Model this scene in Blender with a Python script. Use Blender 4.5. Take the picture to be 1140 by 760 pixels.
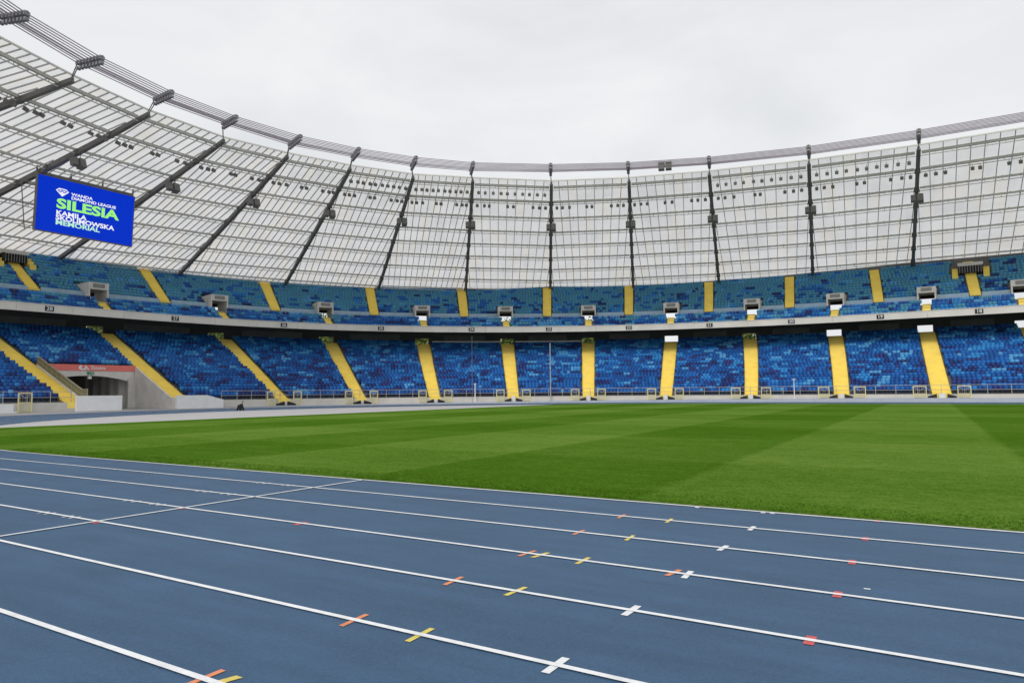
import bpy, math, random
import numpy as np
from mathutils import Vector, Matrix

for o in list(bpy.data.objects):
    bpy.data.objects.remove(o)
SC = bpy.context.scene
COL = SC.collection
rad = math.radians
rng = random.Random(7)

# ------------------------------------------------------------------ camera
cam = bpy.data.cameras.new('camera')
cam.sensor_width = 36.0
cam.lens = 787.4 / 1140 * 36.0
cam.clip_start = 0.1
cam.clip_end = 3000
co = bpy.data.objects.new('camera', cam)
COL.objects.link(co)
YAW, PIT, ROL = rad(31.94), rad(4.03), rad(-0.47)
F = Vector((-math.sin(YAW), math.cos(YAW), 0))
R = Vector((math.cos(YAW), math.sin(YAW), 0))
U = Vector((0, 0, 1))
Fc = math.cos(PIT) * F + math.sin(PIT) * U
Uc = -math.sin(PIT) * F + math.cos(PIT) * U
R2 = math.cos(ROL) * R + math.sin(ROL) * Uc
U2 = -math.sin(ROL) * R + math.cos(ROL) * Uc
M = Matrix((R2, U2, -Fc)).transposed().to_4x4()
M.translation = Vector((0, 0, 1.6385))
co.matrix_world = M
SC.camera = co

# ------------------------------------------------------------------ world: overcast sky
SUN_EL, SUN_AZ = rad(40), rad(172)
w = bpy.data.worlds.new('World')
SC.world = w
w.use_nodes = True
nt = w.node_tree
nt.nodes.clear()
N = nt.nodes.new
wo = N('ShaderNodeOutputWorld')
bg = N('ShaderNodeBackground')
bg.inputs['Strength'].default_value = 0.1
sky = N('ShaderNodeTexSky')
sky.sky_type = 'NISHITA'
sky.sun_disc = False
sky.sun_elevation = SUN_EL
sky.sun_rotation = SUN_AZ
sky.dust_density = 3
tc = N('ShaderNodeTexCoord')
mp = N('ShaderNodeMapping')
mp.inputs['Scale'].default_value = (1.6, 1.6, 4.5)
n1 = N('ShaderNodeTexNoise')
n1.inputs['Scale'].default_value = 1.5
n1.inputs['Detail'].default_value = 7
n1.inputs['Roughness'].default_value = 0.52
n1.inputs['Distortion'].default_value = 0.4
rp = N('ShaderNodeValToRGB')
rp.color_ramp.elements[0].position = 0.33
rp.color_ramp.elements[0].color = (7.7, 7.9, 8.15, 1)
rp.color_ramp.elements[1].position = 0.66
rp.color_ramp.elements[1].color = (9.2, 9.3, 9.4, 1)
mx = N('ShaderNodeMix')
mx.data_type = 'RGBA'
mx.inputs['Factor'].default_value = 0.955
L = nt.links.new
L(tc.outputs['Generated'], mp.inputs['Vector'])
L(mp.outputs['Vector'], n1.inputs['Vector'])
L(n1.outputs['Fac'], rp.inputs['Fac'])
L(sky.outputs['Color'], mx.inputs['A'])
L(rp.outputs['Color'], mx.inputs['B'])
L(mx.outputs['Result'], bg.inputs['Color'])
L(bg.outputs['Background'], wo.inputs['Surface'])

# ------------------------------------------------------------------ sun behind the cloud
sl = bpy.data.lights.new('sun', 'SUN')
sl.energy = 1.4
sl.angle = rad(20)
sl.color = (1, 0.97, 0.93)
so = bpy.data.objects.new('sun', sl)
COL.objects.link(so)
# sun over the camera's left shoulder
sd = Vector((math.sin(SUN_AZ) * math.cos(SUN_EL), math.cos(SUN_AZ) * math.cos(SUN_EL), math.sin(SUN_EL)))
so.rotation_euler = sd.to_track_quat('Z', 'Y').to_euler()

SC.view_settings.view_transform = 'Standard'
SC.view_settings.look = 'None'
SC.view_settings.exposure = 0.0
SC.view_settings.gamma = 1.0
SC.view_settings.use_curve_mapping = False
SC.cycles.use_denoising = True
SC.cycles.max_bounces = 6
SC.cycles.transmission_bounces = 4

# ------------------------------------------------------------------ materials
MATS = {}


def mat(name, col, rough=0.7, var=0.0, vscale=1.0, bump=0.0, bscale=20.0, metal=0.0, spec=0.3, stretch=None):
    m = bpy.data.materials.new(name)
    m.use_nodes = True
    t = m.node_tree
    b = t.nodes['Principled BSDF']
    b.inputs['Base Color'].default_value = (*col, 1)
    b.inputs['Roughness'].default_value = rough
    b.inputs['Metallic'].default_value = metal
    b.inputs['Specular IOR Level'].default_value = spec
    tcn = t.nodes.new('ShaderNodeTexCoord')
    vec = tcn.outputs['Object']
    if stretch:
        mpn = t.nodes.new('ShaderNodeMapping')
        mpn.inputs['Scale'].default_value = stretch
        t.links.new(vec, mpn.inputs['Vector'])
        vec = mpn.outputs['Vector']
    if var:
        nz = t.nodes.new('ShaderNodeTexNoise')
        nz.inputs['Scale'].default_value = vscale
        nz.inputs['Detail'].default_value = 6
        nz.inputs['Roughness'].default_value = 0.6
        t.links.new(vec, nz.inputs['Vector'])
        r = t.nodes.new('ShaderNodeMapRange')
        r.inputs['From Min'].default_value = 0.28
        r.inputs['From Max'].default_value = 0.72
        r.inputs['To Min'].default_value = 1 - var
        r.inputs['To Max'].default_value = 1 + var
        t.links.new(nz.outputs['Fac'], r.inputs['Value'])
        vm = t.nodes.new('ShaderNodeVectorMath')
        vm.operation = 'SCALE'
        vm.inputs[0].default_value = col
        t.links.new(r.outputs['Result'], vm.inputs['Scale'])
        t.links.new(vm.outputs['Vector'], b.inputs['Base Color'])
    if bump:
        nb = t.nodes.new('ShaderNodeTexNoise')
        nb.inputs['Scale'].default_value = bscale
        nb.inputs['Detail'].default_value = 3
        t.links.new(vec, nb.inputs['Vector'])
        bp = t.nodes.new('ShaderNodeBump')
        bp.inputs['Strength'].default_value = bump
        bp.inputs['Distance'].default_value = 0.02
        t.links.new(nb.outputs['Fac'], bp.inputs['Height'])
        t.links.new(bp.outputs['Normal'], b.inputs['Normal'])
    MATS[name] = m
    return m


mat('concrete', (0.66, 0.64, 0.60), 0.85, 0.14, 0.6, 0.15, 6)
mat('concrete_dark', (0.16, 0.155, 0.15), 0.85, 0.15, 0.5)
mat('concrete_pale', (0.55, 0.53, 0.50), 0.8, 0.10, 0.7, 0.1, 6)
mat('fascia', (0.74, 0.715, 0.67), 0.75, 0.10, 0.35)
mat('white_paint', (0.78, 0.79, 0.80), 0.6, 0.06, 1.2)
mat('line_paint', (0.80, 0.81, 0.82), 0.7, 0.12, 9.0, 0.3, 60)
mat('yellow_step', (0.93, 0.72, 0.155), 0.6, 0.08, 0.8)
mat('yellow_frame', (0.72, 0.66, 0.36), 0.5, 0.05, 2.0)
mat('steel_grey', (0.22, 0.22, 0.21), 0.5, 0.10, 1.0, metal=0.2)
mat('steel_pale', (0.42, 0.42, 0.41), 0.45, 0.08, 1.0, metal=0.3)
mat('girder_dark', (0.20, 0.19, 0.18), 0.6, 0.15, 0.7)
mat('purlin_grey', (0.58, 0.565, 0.53), 0.6, 0.12, 0.5)
mat('bar_grey', (0.55, 0.545, 0.54), 0.6, 0.1, 0.5)
mat('black', (0.012, 0.012, 0.013), 0.55, 0.1, 2.0)
mat('cable', (0.42, 0.36, 0.43), 0.5, 0.1, 2.0, metal=0.3)
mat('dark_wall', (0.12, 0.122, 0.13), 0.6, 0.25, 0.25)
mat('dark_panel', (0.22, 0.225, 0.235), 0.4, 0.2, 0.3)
mat('kerb_lilac', (0.42, 0.46, 0.54), 0.7, 0.08, 1.0)
mat('sign_grey', (0.26, 0.25, 0.24), 0.6, 0.1, 2)
mat('rail_olive', (0.34, 0.33, 0.25), 0.5, 0.1, 2)
mat('clamp_grey', (0.26, 0.255, 0.27), 0.5, 0.1, 2.0)
mat('red_banner', (0.80, 0.20, 0.17), 0.6, 0.04, 1.0)
mat('tape_orange', (0.74, 0.27, 0.13), 0.6, 0.16, 9)
mat('tape_yellow', (0.72, 0.58, 0.13), 0.6, 0.16, 9)
mat('tape_red', (0.62, 0.11, 0.11), 0.6, 0.16, 9)
mat('pale_blue', (0.36, 0.52, 0.66), 0.5, 0.12, 1.0)
mat('exit_green', (0.02, 0.25, 0.10), 0.5, 0.03, 3)
mat('leaf_a', (0.17, 0.22, 0.05), 0.7, 0.2, 0.8)
mat('leaf_b', (0.09, 0.14, 0.035), 0.7, 0.2, 0.8)
mat('bark', (0.09, 0.065, 0.045), 0.9, 0.2, 4)
mat('apron', (0.34, 0.335, 0.335), 0.9, 0.12, 0.35, 0.2, 30)
mat('dzone', (0.47, 0.455, 0.46), 0.85, 0.06, 0.4, 0.15, 40)
SEATS = [('navy', (0.010, 0.030, 0.150)), ('violet', (0.022, 0.040, 0.190)), ('royal', (0.006, 0.082, 0.32)),
         ('cobalt', (0.010, 0.125, 0.43)), ('azure', (0.025, 0.22, 0.56)), ('light', (0.08, 0.32, 0.62)),
         ('teal', (0.065, 0.265, 0.42))]
for n_, c_ in SEATS:
    mat('seat_' + n_, c_, 0.45, 0.10, 0.4, spec=0.35)


def rubber():
    m = mat('track_blue', (0.040, 0.096, 0.181), 0.62, 0.0, spec=0.35)
    t = m.node_tree
    b = t.nodes['Principled BSDF']
    tcn = t.nodes.new('ShaderNodeTexCoord')
    def noise(sc, det=5, st=None):
        n = t.nodes.new('ShaderNodeTexNoise')
        n.inputs['Scale'].default_value = sc
        n.inputs['Detail'].default_value = det
        if st:
            q = t.nodes.new('ShaderNodeMapping')
            q.inputs['Scale'].default_value = st
            t.links.new(tcn.outputs['Object'], q.inputs['Vector'])
            t.links.new(q.outputs['Vector'], n.inputs['Vector'])
        else:
            t.links.new(tcn.outputs['Object'], n.inputs['Vector'])
        return n.outputs['Fac']
    def math_(op, a, bb):
        q = t.nodes.new('ShaderNodeMath')
        q.operation = op
        for i, v in enumerate((a, bb)):
            if hasattr(v, 'is_linked'):
                t.links.new(v, q.inputs[i])
            else:
                q.inputs[i].default_value = v
        return q.outputs[0]
    big = noise(0.35, 5)
    lane = noise(0.9, 4, (0.06, 2.2, 1))
    fine = noise(70, 2)
    grit = noise(24, 4, (1.0, 1.0, 1))
    scuff = noise(3.2, 8, (0.35, 1.5, 1))
    blot = noise(1.1, 6)
    # faint paver seams across the lanes and polished, dusty patches
    s = math_('ADD', math_('MULTIPLY', big, 0.34), math_('MULTIPLY', lane, 0.26))
    s = math_('ADD', s, math_('MULTIPLY', fine, 0.60))
    s = math_('ADD', s, math_('MULTIPLY', grit, 0.30))
    s = math_('ADD', s, math_('MULTIPLY', scuff, 0.46))
    s = math_('ADD', s, math_('MULTIPLY', blot, 0.26))
    s = math_('SUBTRACT', s, 0.11)
    vm = t.nodes.new('ShaderNodeVectorMath')
    vm.operation = 'SCALE'
    vm.inputs[0].default_value = (0.040, 0.096, 0.181)
    t.links.new(s, vm.inputs['Scale'])
    t.links.new(vm.outputs['Vector'], b.inputs['Base Color'])
    bp = t.nodes.new('ShaderNodeBump')
    bp.inputs['Strength'].default_value = 0.8
    bp.inputs['Distance'].default_value = 0.005
    t.links.new(math_('ADD', fine, grit), bp.inputs['Height'])
    t.links.new(bp.outputs['Normal'], b.inputs['Normal'])


rubber()


def turf():
    m = mat('turf', (0.05, 0.12, 0.01), 0.9, 0.0, spec=0.0)
    t = m.node_tree
    b = t.nodes['Principled BSDF']
    tcn = t.nodes.new('ShaderNodeTexCoord')
    sep = t.nodes.new('ShaderNodeSeparateXYZ')
    # gently wavering mowing edges
    wn = t.nodes.new('ShaderNodeTexNoise')
    wn.inputs['Scale'].default_value = 0.5
    wn.inputs['Detail'].default_value = 4
    t.links.new(tcn.outputs['Object'], wn.inputs['Vector'])
    wob = t.nodes.new('ShaderNodeVectorMath')
    wob.operation = 'MULTIPLY_ADD'
    wob.inputs[1].default_value = (0.3, 0.3, 0)
    t.links.new(wn.outputs['Color'], wob.inputs[0])
    t.links.new(tcn.outputs['Object'], wob.inputs[2])
    t.links.new(wob.outputs['Vector'], sep.inputs[0])
    def M_(op, a, bb=0.0, cc=0.0):
        q = t.nodes.new('ShaderNodeMath')
        q.operation = op
        for i, v in enumerate((a, bb, cc)):
            if hasattr(v, 'is_linked'):
                t.links.new(v, q.inputs[i])
            else:
                q.inputs[i].default_value = v
        return q.outputs[0]
    def stripes(src, start, width, sharp):
        # +1 / -1 square-ish wave
        ph = M_('MULTIPLY', M_('SUBTRACT', src, start), math.pi / width)
        sn = M_('SINE', ph)
        q = M_('MULTIPLY', sn, sharp)
        return M_('MAXIMUM', M_('MINIMUM', q, 1.0), -1.0)
    skew = M_('ADD', sep.outputs['X'], M_('MULTIPLY', M_('SUBTRACT', sep.outputs['Y'], 30.0), 0.024))
    sx = stripes(skew, -4.45, 5.55, 16)
    sy = stripes(sep.outputs['Y'], 16.0, 7.6, 9)
    def noise(sc, det, st=None):
        n = t.nodes.new('ShaderNodeTexNoise')
        n.inputs['Scale'].default_value = sc
        n.inputs['Detail'].default_value = det
        n.inputs['Roughness'].default_value = 0.65
        if st:
            q = t.nodes.new('ShaderNodeMapping')
            q.inputs['Scale'].default_value = st
            t.links.new(tcn.outputs['Object'], q.inputs['Vector'])
            t.links.new(q.outputs['Vector'], n.inputs['Vector'])
        else:
            t.links.new(tcn.outputs['Object'], n.inputs['Vector'])
        return n.outputs['Fac']
    big = noise(0.16, 4)
    mid = noise(1.2, 5, (0.35, 1.6, 1))
    fine = noise(22, 4)
    roll = noise(0.8, 3, (0.05, 3.0, 1))
    patchy = noise(4.5, 6, (0.8, 1.3, 1))
    v = M_('ADD', M_('MULTIPLY', sx, 0.095), M_('MULTIPLY', sy, 0.05))
    v = M_('ADD', v, 0.515)
    for nn, a in ((big, 0.45), (mid, 0.28), (fine, 1.15), (patchy, 0.5), (roll, 0.14)):
        v = M_('ADD', v, M_('MULTIPLY', M_('SUBTRACT', nn, 0.5), a))
    rp = t.nodes.new('ShaderNodeValToRGB')
    rp.color_ramp.elements[0].position = 0.0
    rp.color_ramp.elements[0].color = (0.030, 0.085, 0.004, 1)
    rp.color_ramp.elements[1].position = 1.0
    rp.color_ramp.elements[1].color = (0.205, 0.310, 0.062, 1)
    e = rp.color_ramp.elements.new(0.42)
    e.color = (0.070, 0.160, 0.012, 1)
    t.links.new(v, rp.inputs['Fac'])
    t.links.new(rp.outputs['Color'], b.inputs['Base Color'])
    bp = t.nodes.new('ShaderNodeBump')
    bp.inputs['Strength'].default_value = 0.9
    bp.inputs['Distance'].default_value = 0.03
    t.links.new(noise(45, 3), bp.inputs['Height'])
    t.links.new(bp.outputs['Normal'], b.inputs['Normal'])


turf()
mat('blade', (0.085, 0.19, 0.016), 0.9, 0.35, 3.0, spec=0.0)


def glazing(name, c):
    m = bpy.data.materials.new(name)
    m.use_nodes = True
    t = m.node_tree
    t.nodes.remove(t.nodes['Principled BSDF'])
    out = t.nodes['Material Output']
    tr = t.nodes.new('ShaderNodeBsdfTranslucent')
    tr.inputs['Color'].default_value = (*c, 1)
    df = t.nodes.new('ShaderNodeBsdfDiffuse')
    df.inputs['Color'].default_value = (c[0] * .8, c[1] * .8, c[2] * .8, 1)
    ms = t.nodes.new('ShaderNodeMixShader')
    ms.inputs['Fac'].default_value = 0.22
    nz = t.nodes.new('ShaderNodeTexNoise')
    nz.inputs['Scale'].default_value = 0.25
    nz.inputs['Detail'].default_value = 5
    tcn = t.nodes.new('ShaderNodeTexCoord')
    t.links.new(tcn.outputs['Object'], nz.inputs['Vector'])
    r = t.nodes.new('ShaderNodeMapRange')
    r.inputs['To Min'].default_value = 0.80
    r.inputs['To Max'].default_value = 1.14
    t.links.new(nz.outputs['Fac'], r.inputs['Value'])
    vm = t.nodes.new('ShaderNodeVectorMath')
    vm.operation = 'SCALE'
    vm.inputs[0].default_value = c
    t.links.new(r.outputs['Result'], vm.inputs['Scale'])
    t.links.new(vm.outputs['Vector'], tr.inputs['Color'])
    t.links.new(tr.outputs[0], ms.inputs[1])
    t.links.new(df.outputs[0], ms.inputs[2])
    t.links.new(ms.outputs[0], out.inputs['Surface'])
    MATS[name] = m


glazing('glazing_a', (0.80, 0.795, 0.795))
glazing('glazing_b', (0.765, 0.765, 0.77))
glazing('glazing_c', (0.81, 0.785, 0.745))


def emis(name, c, s):
    m = bpy.data.materials.new(name)
    m.use_nodes = True
    b = m.node_tree.nodes['Principled BSDF']
    b.inputs['Base Color'].default_value = (0.01, 0.01, 0.01, 1)
    b.inputs['Emission Color'].default_value = (*c, 1)
    b.inputs['Emission Strength'].default_value = s
    b.inputs['Roughness'].default_value = 0.6
    b.inputs['Specular IOR Level'].default_value = 0.0
    MATS[name] = m


emis('screen_blue', (0.0, 0.030, 0.55), 1.0)
emis('screen_white', (0.85, 0.88, 0.95), 1.0)
emis('screen_green', (0.36, 0.95, 0.22), 0.95)
emis('screen_mint', (0.55, 0.95, 0.72), 0.9)
emis('lamp_glow', (1.0, 0.97, 0.9), 0.9)


# ------------------------------------------------------------------ mesh helpers
class MB:
    def __init__(s):
        s.v = []
        s.f = []
        s.m = []

    def face(s, pts, mi=0):
        i = len(s.v)
        s.v.extend([tuple(p) for p in pts])
        s.f.append(tuple(range(i, i + len(pts))))
        s.m.append(mi)

    def box8(s, c, mi=0):
        """c: 8 corners, bottom ring (4) then top ring (4), counter-clockwise from above"""
        i = len(s.v)
        s.v.extend([tuple(p) for p in c])
        for q in ((3, 2, 1, 0), (4, 5, 6, 7), (0, 1, 5, 4), (1, 2, 6, 5), (2, 3, 7, 6), (3, 0, 4, 7)):
            s.f.append(tuple(i + k for k in q))
            s.m.append(mi)

    def box(s, c, ax, ay, az, mi=0):
        """centre and three half-extent vectors"""
        c, ax, ay, az = map(Vector, (c, ax, ay, az))
        s.box8([c - ax - ay - az, c + ax - ay - az, c + ax + ay - az, c - ax + ay - az,
                c - ax - ay + az, c + ax - ay + az, c + ax + ay + az, c - ax + ay + az], mi)

    def bar(s, a, b, w, h=None, mi=0, up=(0, 0, 1)):
        a, b = Vector(a), Vector(b)
        h = h or w
        d = b - a
        if d.length < 1e-6:
            return
        n = d.normalized()
        u = Vector(up)
        x = n.cross(u)
        if x.length < 1e-3:
            x = n.cross(Vector((1, 0, 0)))
        x.normalize()
        y = x.cross(n).normalized()
        s.box((a + b) / 2, x * (w / 2), d / 2, y * (h / 2), mi)

    def tube(s, a, b, r, n=6, mi=0, r2=None):
        a, b = Vector(a), Vector(b)
        d = (b - a)
        if d.length < 1e-6:
            return
        z = d.normalized()
        x = z.orthogonal().normalized()
        y = z.cross(x)
        r2 = r if r2 is None else r2
        i = len(s.v)
        for k in range(n):
            t = 2 * math.pi * k / n
            e = x * math.cos(t) + y * math.sin(t)
            s.v.append(tuple(a + e * r))
            s.v.append(tuple(b + e * r2))
        for k in range(n):
            k2 = (k + 1) % n
            s.f.append((i + 2 * k, i + 2 * k2, i + 2 * k2 + 1, i + 2 * k + 1))
            s.m.append(mi)
        s.f.append(tuple(i + 2 * k for k in range(n))[::-1])
        s.m.append(mi)
        s.f.append(tuple(i + 2 * k + 1 for k in range(n)))
        s.m.append(mi)

    def build(s, name, mats, parent=None, origin=None):
        me = bpy.data.meshes.new(name)
        off = Vector(origin) if origin is not None else Vector((0, 0, 0))
        v = np.array(s.v, dtype=float) - np.array(off)
        me.from_pydata(v.tolist(), [], s.f)
        if isinstance(mats, str):
            mats = [mats]
        for q in mats:
            me.materials.append(MATS[q])
        if len(mats) > 1:
            me.polygons.foreach_set('material_index', s.m)
        me.update()
        o = bpy.data.objects.new(name, me)
        o.location = off
        COL.objects.link(o)
        if parent is not None:
            o.parent = parent
            o.matrix_parent_inverse = Matrix.Translation(-Vector(parent.location)) if parent.type == 'EMPTY' else Matrix.Identity(4)
        return o


def tag(o, label=None, cat=None, group=None, kind=None):
    if label:
        o['label'] = label
    if cat:
        o['category'] = cat
    if group:
        o['group'] = group
    if kind:
        o['kind'] = kind
    return o


def empty(name, loc, label, cat, group=None):
    o = bpy.data.objects.new(name, None)
    o.location = loc
    o.empty_display_size = 0.2
    COL.objects.link(o)
    return tag(o, label, cat, group)


def text_mesh(name, body, size, M4, mname, parent=None, bold=0.0, xs=1.0, align='CENTER', thick=0.004):
    cu = bpy.data.curves.new(name, 'FONT')
    cu.body = body
    cu.size = size
    cu.align_x = align
    cu.align_y = 'CENTER'
    cu.offset = bold
    cu.extrude = thick
    cu.resolution_u = 3
    t = bpy.data.objects.new(name, cu)
    COL.objects.link(t)
    dg = bpy.context.evaluated_depsgraph_get()
    me = bpy.data.meshes.new_from_object(t.evaluated_get(dg))
    bpy.data.objects.remove(t)
    me.name = name
    me.transform(Matrix.Diagonal((xs, 1, 1, 1)))
    me.transform(M4)
    me.materials.clear()
    me.materials.append(MATS[mname])
    o = bpy.data.objects.new(name, me)
    COL.objects.link(o)
    if parent is not None:
        o.parent = parent
        if parent.type == 'EMPTY':
            o.matrix_parent_inverse = Matrix.Translation(-Vector(parent.location))
    return o


def frame_matrix(c, xdir, ydir):
    x = Vector(xdir).normalized()
    y = Vector(ydir).normalized()
    z = x.cross(y)
    m = Matrix((x, y, z)).transposed().to_4x4()
    m.translation = Vector(c)
    return m


ORD = ['first', 'second', 'third', 'fourth', 'fifth', 'sixth', 'seventh', 'eighth', 'ninth', 'tenth', 'eleventh', 'twelfth',
       'thirteenth', 'fourteenth', 'fifteenth', 'sixteenth', 'seventeenth', 'eighteenth', 'nineteenth', 'twentieth', 'twenty-first',
       'twenty-second', 'twenty-third', 'twenty-fourth', 'twenty-fifth', 'twenty-sixth', 'twenty-seventh', 'twenty-eighth',
       'twenty-ninth', 'thirtieth']

# ------------------------------------------------------------------ the plan of the bowl
CP = [(-85.33, 6.39), (-86.85, 12.19), (-87.99, 18.08), (-88.76, 24.03), (-89.16, 30.02), (-89.17, 36.02), (-88.81, 41.94), (-88.45, 47.96),
      (-87.83, 53.98), (-86.78, 59.91), (-85.2, 65.67), (-83.05, 71.22), (-80.32, 76.5), (-77.04, 81.48), (-73.26, 86.13), (-69.04, 90.43),
      (-64.44, 94.36), (-59.53, 97.89), (-54.36, 101.01), (-48.99, 103.72), (-43.46, 106.0), (-37.79, 107.85), (-32.02, 109.29),
      (-26.15, 110.32), (-20.2, 110.98), (-14.18, 111.32), (-8.12, 111.4), (-2.07, 111.32), (3.92, 111.21), (9.91, 110.97), (15.9, 110.54),
      (21.86, 109.9), (27.8, 109.07), (33.72, 108.04), (39.59, 106.81)]
SMIN = -30.0
_cp = np.array(CP)


def C(s):
    x = (s - SMIN) / 6.0
    n = len(_cp)
    i = int(min(max(np.floor(x), 1), n - 3))
    f = x - i
    p0, p1, p2, p3 = _cp[i - 1], _cp[i], _cp[i + 1], _cp[i + 2]
    P = .5 * (2 * p1 + (p2 - p0) * f + (2 * p0 - 5 * p1 + 4 * p2 - p3) * f * f + (3 * p1 - p0 - 3 * p2 + p3) * f ** 3)
    T = .5 * ((p2 - p0) + 2 * (2 * p0 - 5 * p1 + 4 * p2 - p3) * f + 3 * (3 * p1 - p0 - 3 * p2 + p3) * f * f)
    T = T / np.hypot(T[0], T[1])
    return P, np.array([-T[1], T[0]])


def rg(s, o, z):
    """a point of the bowl: station s along the curve, offset o outwards from the balcony front, height z"""
    P, Nn = C(s)
    return Vector((P[0] + Nn[0] * o, P[1] + Nn[1] * o, z))


def dirs(s):
    P, Nn = C(s)
    return Vector((-Nn[1], Nn[0], 0)) * -1, Vector((Nn[0], Nn[1], 0))  # along the curve (rightwards seen from the pitch), outwards


def srange(a, b, step=1.0):
    n = max(1, int(math.ceil((b - a) / step)))
    return [a + (b - a) * i / n for i in range(n + 1)]


def sweep(mb, a, b, prof, closed=True, mi=0, step=1.5, caps=True):
    """sweep a profile of (o, z) along the bowl"""
    ss = srange(a, b, step)
    n = len(prof)
    base = len(mb.v)
    for s in ss:
        for (o, z) in prof:
            mb.v.append(tuple(rg(s, o, z)))
    m = n if closed else n - 1
    for i in range(len(ss) - 1):
        for k in range(m):
            k2 = (k + 1) % n
            mb.f.append((base + i * n + k, base + (i + 1) * n + k, base + (i + 1) * n + k2, base + i * n + k2))
            mb.m.append(mi)
    if closed and caps:
        mb.f.append(tuple(base + k for k in range(n)))
        mb.m.append(mi)
        mb.f.append(tuple(base + (len(ss) - 1) * n + k for k in range(n))[::-1])
        mb.m.append(mi)


S0, S1 = -22.0, 166.0
W0 = -13.5                                  # the wall round the track
ROWS, RD, RZ, RO = 25, 0.85, 0.358, -12.9   # lower tier
def lower_z(r): return 1.0 + RZ * r
def lower_o(r): return RO + RD * r
AISLE = [(-10.2, -13.8), (2.5, 0.2), (14.29, 14.56), (29.69, 29.17), (43.42, 43.67), (56.61, 57.4), (70.21, 70.34), (83.03, 82.95),
         (95.99, 95.66), (109.42, 107.33), (121.81, 119.12), (133.03, 130.84), (144.9, 142.6), (157.0, 154.4)]
AW = 0.98
def aisle_s(k, o):
    a, b = AISLE[k]
    return a + (b - a) * (o - W0) / 22.0
PORTAL = [-2.8, 12.0, 27.15, 42.15, 56.85, 69.92, 83.08, 96.04, 108.13, 119.72, 131.24, 142.11, 153.5]
PW = 1.08
UAISLE = [(-10.5, -11.2), (5.16, 4.88), (20.51, 20.93), (35.24, 35.66), (49.64, 50.04), (63.47, 63.57), (76.51, 76.66), (89.42, 89.27),
          (101.68, 101.29), (113.4, 112.83), (125.22, 124.3), (136.99, 136.44), (148.5, 147.8)]
def uaisle_s(k, o):
    a, b = UAISLE[k]
    return a + (b - a) * (o - 5) / 8.0
UROWS = 12
def up_o(r): return 5.3 + 0.8 * r
def up_z(r): return 14.5 + 0.5 * r
TB = -3.6                                   # face of the tunnel beam
def tun_l(o): return aisle_s(1, o) + AW + 0.12
def tun_r(o): return aisle_s(2, o) - AW - 0.12

# ------------------------------------------------------------------ ground, track, infield
XL, XR, YC, RI = -21.5, 62.5, 46.5, 36.56


def oval(off, n=48):
    r = RI + off
    pts = []
    for i in range(n + 1):
        t = -math.pi / 2 + math.pi * i / n
        pts.append((XR + r * math.cos(t), YC + r * math.sin(t)))
    for i in range(n + 1):
        t = math.pi / 2 + math.pi * i / n
        pts.append((XL + r * math.cos(t), YC + r * math.sin(t)))
    return pts


def ribbon(mb, o1, o2, z, mi=0):
    a, b = oval(o1), oval(o2)
    n = len(a)
    for i in range(n):
        j = (i + 1) % n
        mb.face([(*a[i], z), (*b[i], z), (*b[j], z), (*a[j], z)], mi)


mb = MB()
mb.face([(-900, -900, -0.016), (900, -900, -0.016), (900, 900, -0.016), (-900, 900, -0.016)])
tag(mb.build('ground', 'apron'), 'grey concrete apron between the track and the stands', kind='structure')
mb = MB()
mb.face([(x, y, -0.009) for x, y in oval(0.3)])
tag(mb.build('infield', 'dzone'), 'pale grey paving between the grass and the bend of the track', kind='structure')
mb = MB()
ribbon(mb, -0.02, 11.25, -0.004)
track = tag(mb.build('track', 'track_blue'), 'blue running track with white lane lines', kind='structure')
for i in range(10):
    mb = MB()
    ribbon(mb, 1.22 * i - 0.025, 1.22 * i + 0.025, 0.0045)
    mb.build('lane_line', 'line_paint', track)
Y0 = YC - RI
LY = [Y0 - 1.22 * i for i in range(10)]
mb = MB()
mb.face([(-9.535, LY[9], 0.0085), (-9.485, LY[9], 0.0085), (-9.485, Y0, 0.0085), (-9.535, Y0, 0.0085)])
mb.build('start_line', 'line_paint', track)


def mark(x, y, l, w_, m_, sk=0.0):
    b = MB()
    b.face([(x - w_ / 2 - sk, y - l / 2, 0.0005), (x + w_ / 2 - sk, y - l / 2, 0.0005), (x + w_ / 2 + sk, y + l / 2, 0.0005), (x - w_ / 2 + sk, y + l / 2, 0.0005)])
    b.build('tape_mark', m_, track)


for i in range(1, 7):
    y = LY[i]
    j = lambda a=0.02: rng.uniform(-a, a)
    mark(-3.76 + j(), y, 0.29, 0.045, 'tape_orange', j(0.015))
    mark(-3.13 + j(), y, 0.29, 0.045, 'tape_yellow', j(0.015))
    mark(-2.11 + j(), y, 0.27, 0.055, 'line_paint', j(0.01))
    mark(-0.88 + j(), y, 0.18, 0.065, 'tape_red', j(0.01))
mark(-3.60, LY[3], 0.26, 0.05, 'tape_yellow', 0.02)
mark(-2.22, LY[3], 0.26, 0.05, 'tape_orange', 0.02)
mark(-3.62, LY[6] + 0.06, 0.14, 0.06, 'tape_yellow', 0.02)
for x, y in ((-3.13, Y0 - .03), (-2.24, Y0 - .03), (-2.12, Y0 - .02), (1.1, Y0 - .03), (-0.88, Y0)):
    mark(x, y, 0.12, 0.06, 'line_paint' if x != -0.88 else 'tape_red')
for i in range(1, 6):
    for dx in (-1.45, -1.25, -0.78, -0.6):
        mark(-9.5 + dx + rng.uniform(-.02, .02), LY[i], 0.15, 0.035, 'line_paint', 0.01)
for i in (3, 4, 5):
    mark(-9.50 + 0.05 * (i - 3), LY[i] - 0.05, 0.11, 0.09, 'tape_red')
mark(-7.07, LY[3] - 0.01, 0.2, 0.09, 'tape_red')
mark(-0.68, 6.57, 0.03, 0.05, 'line_paint')

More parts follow.
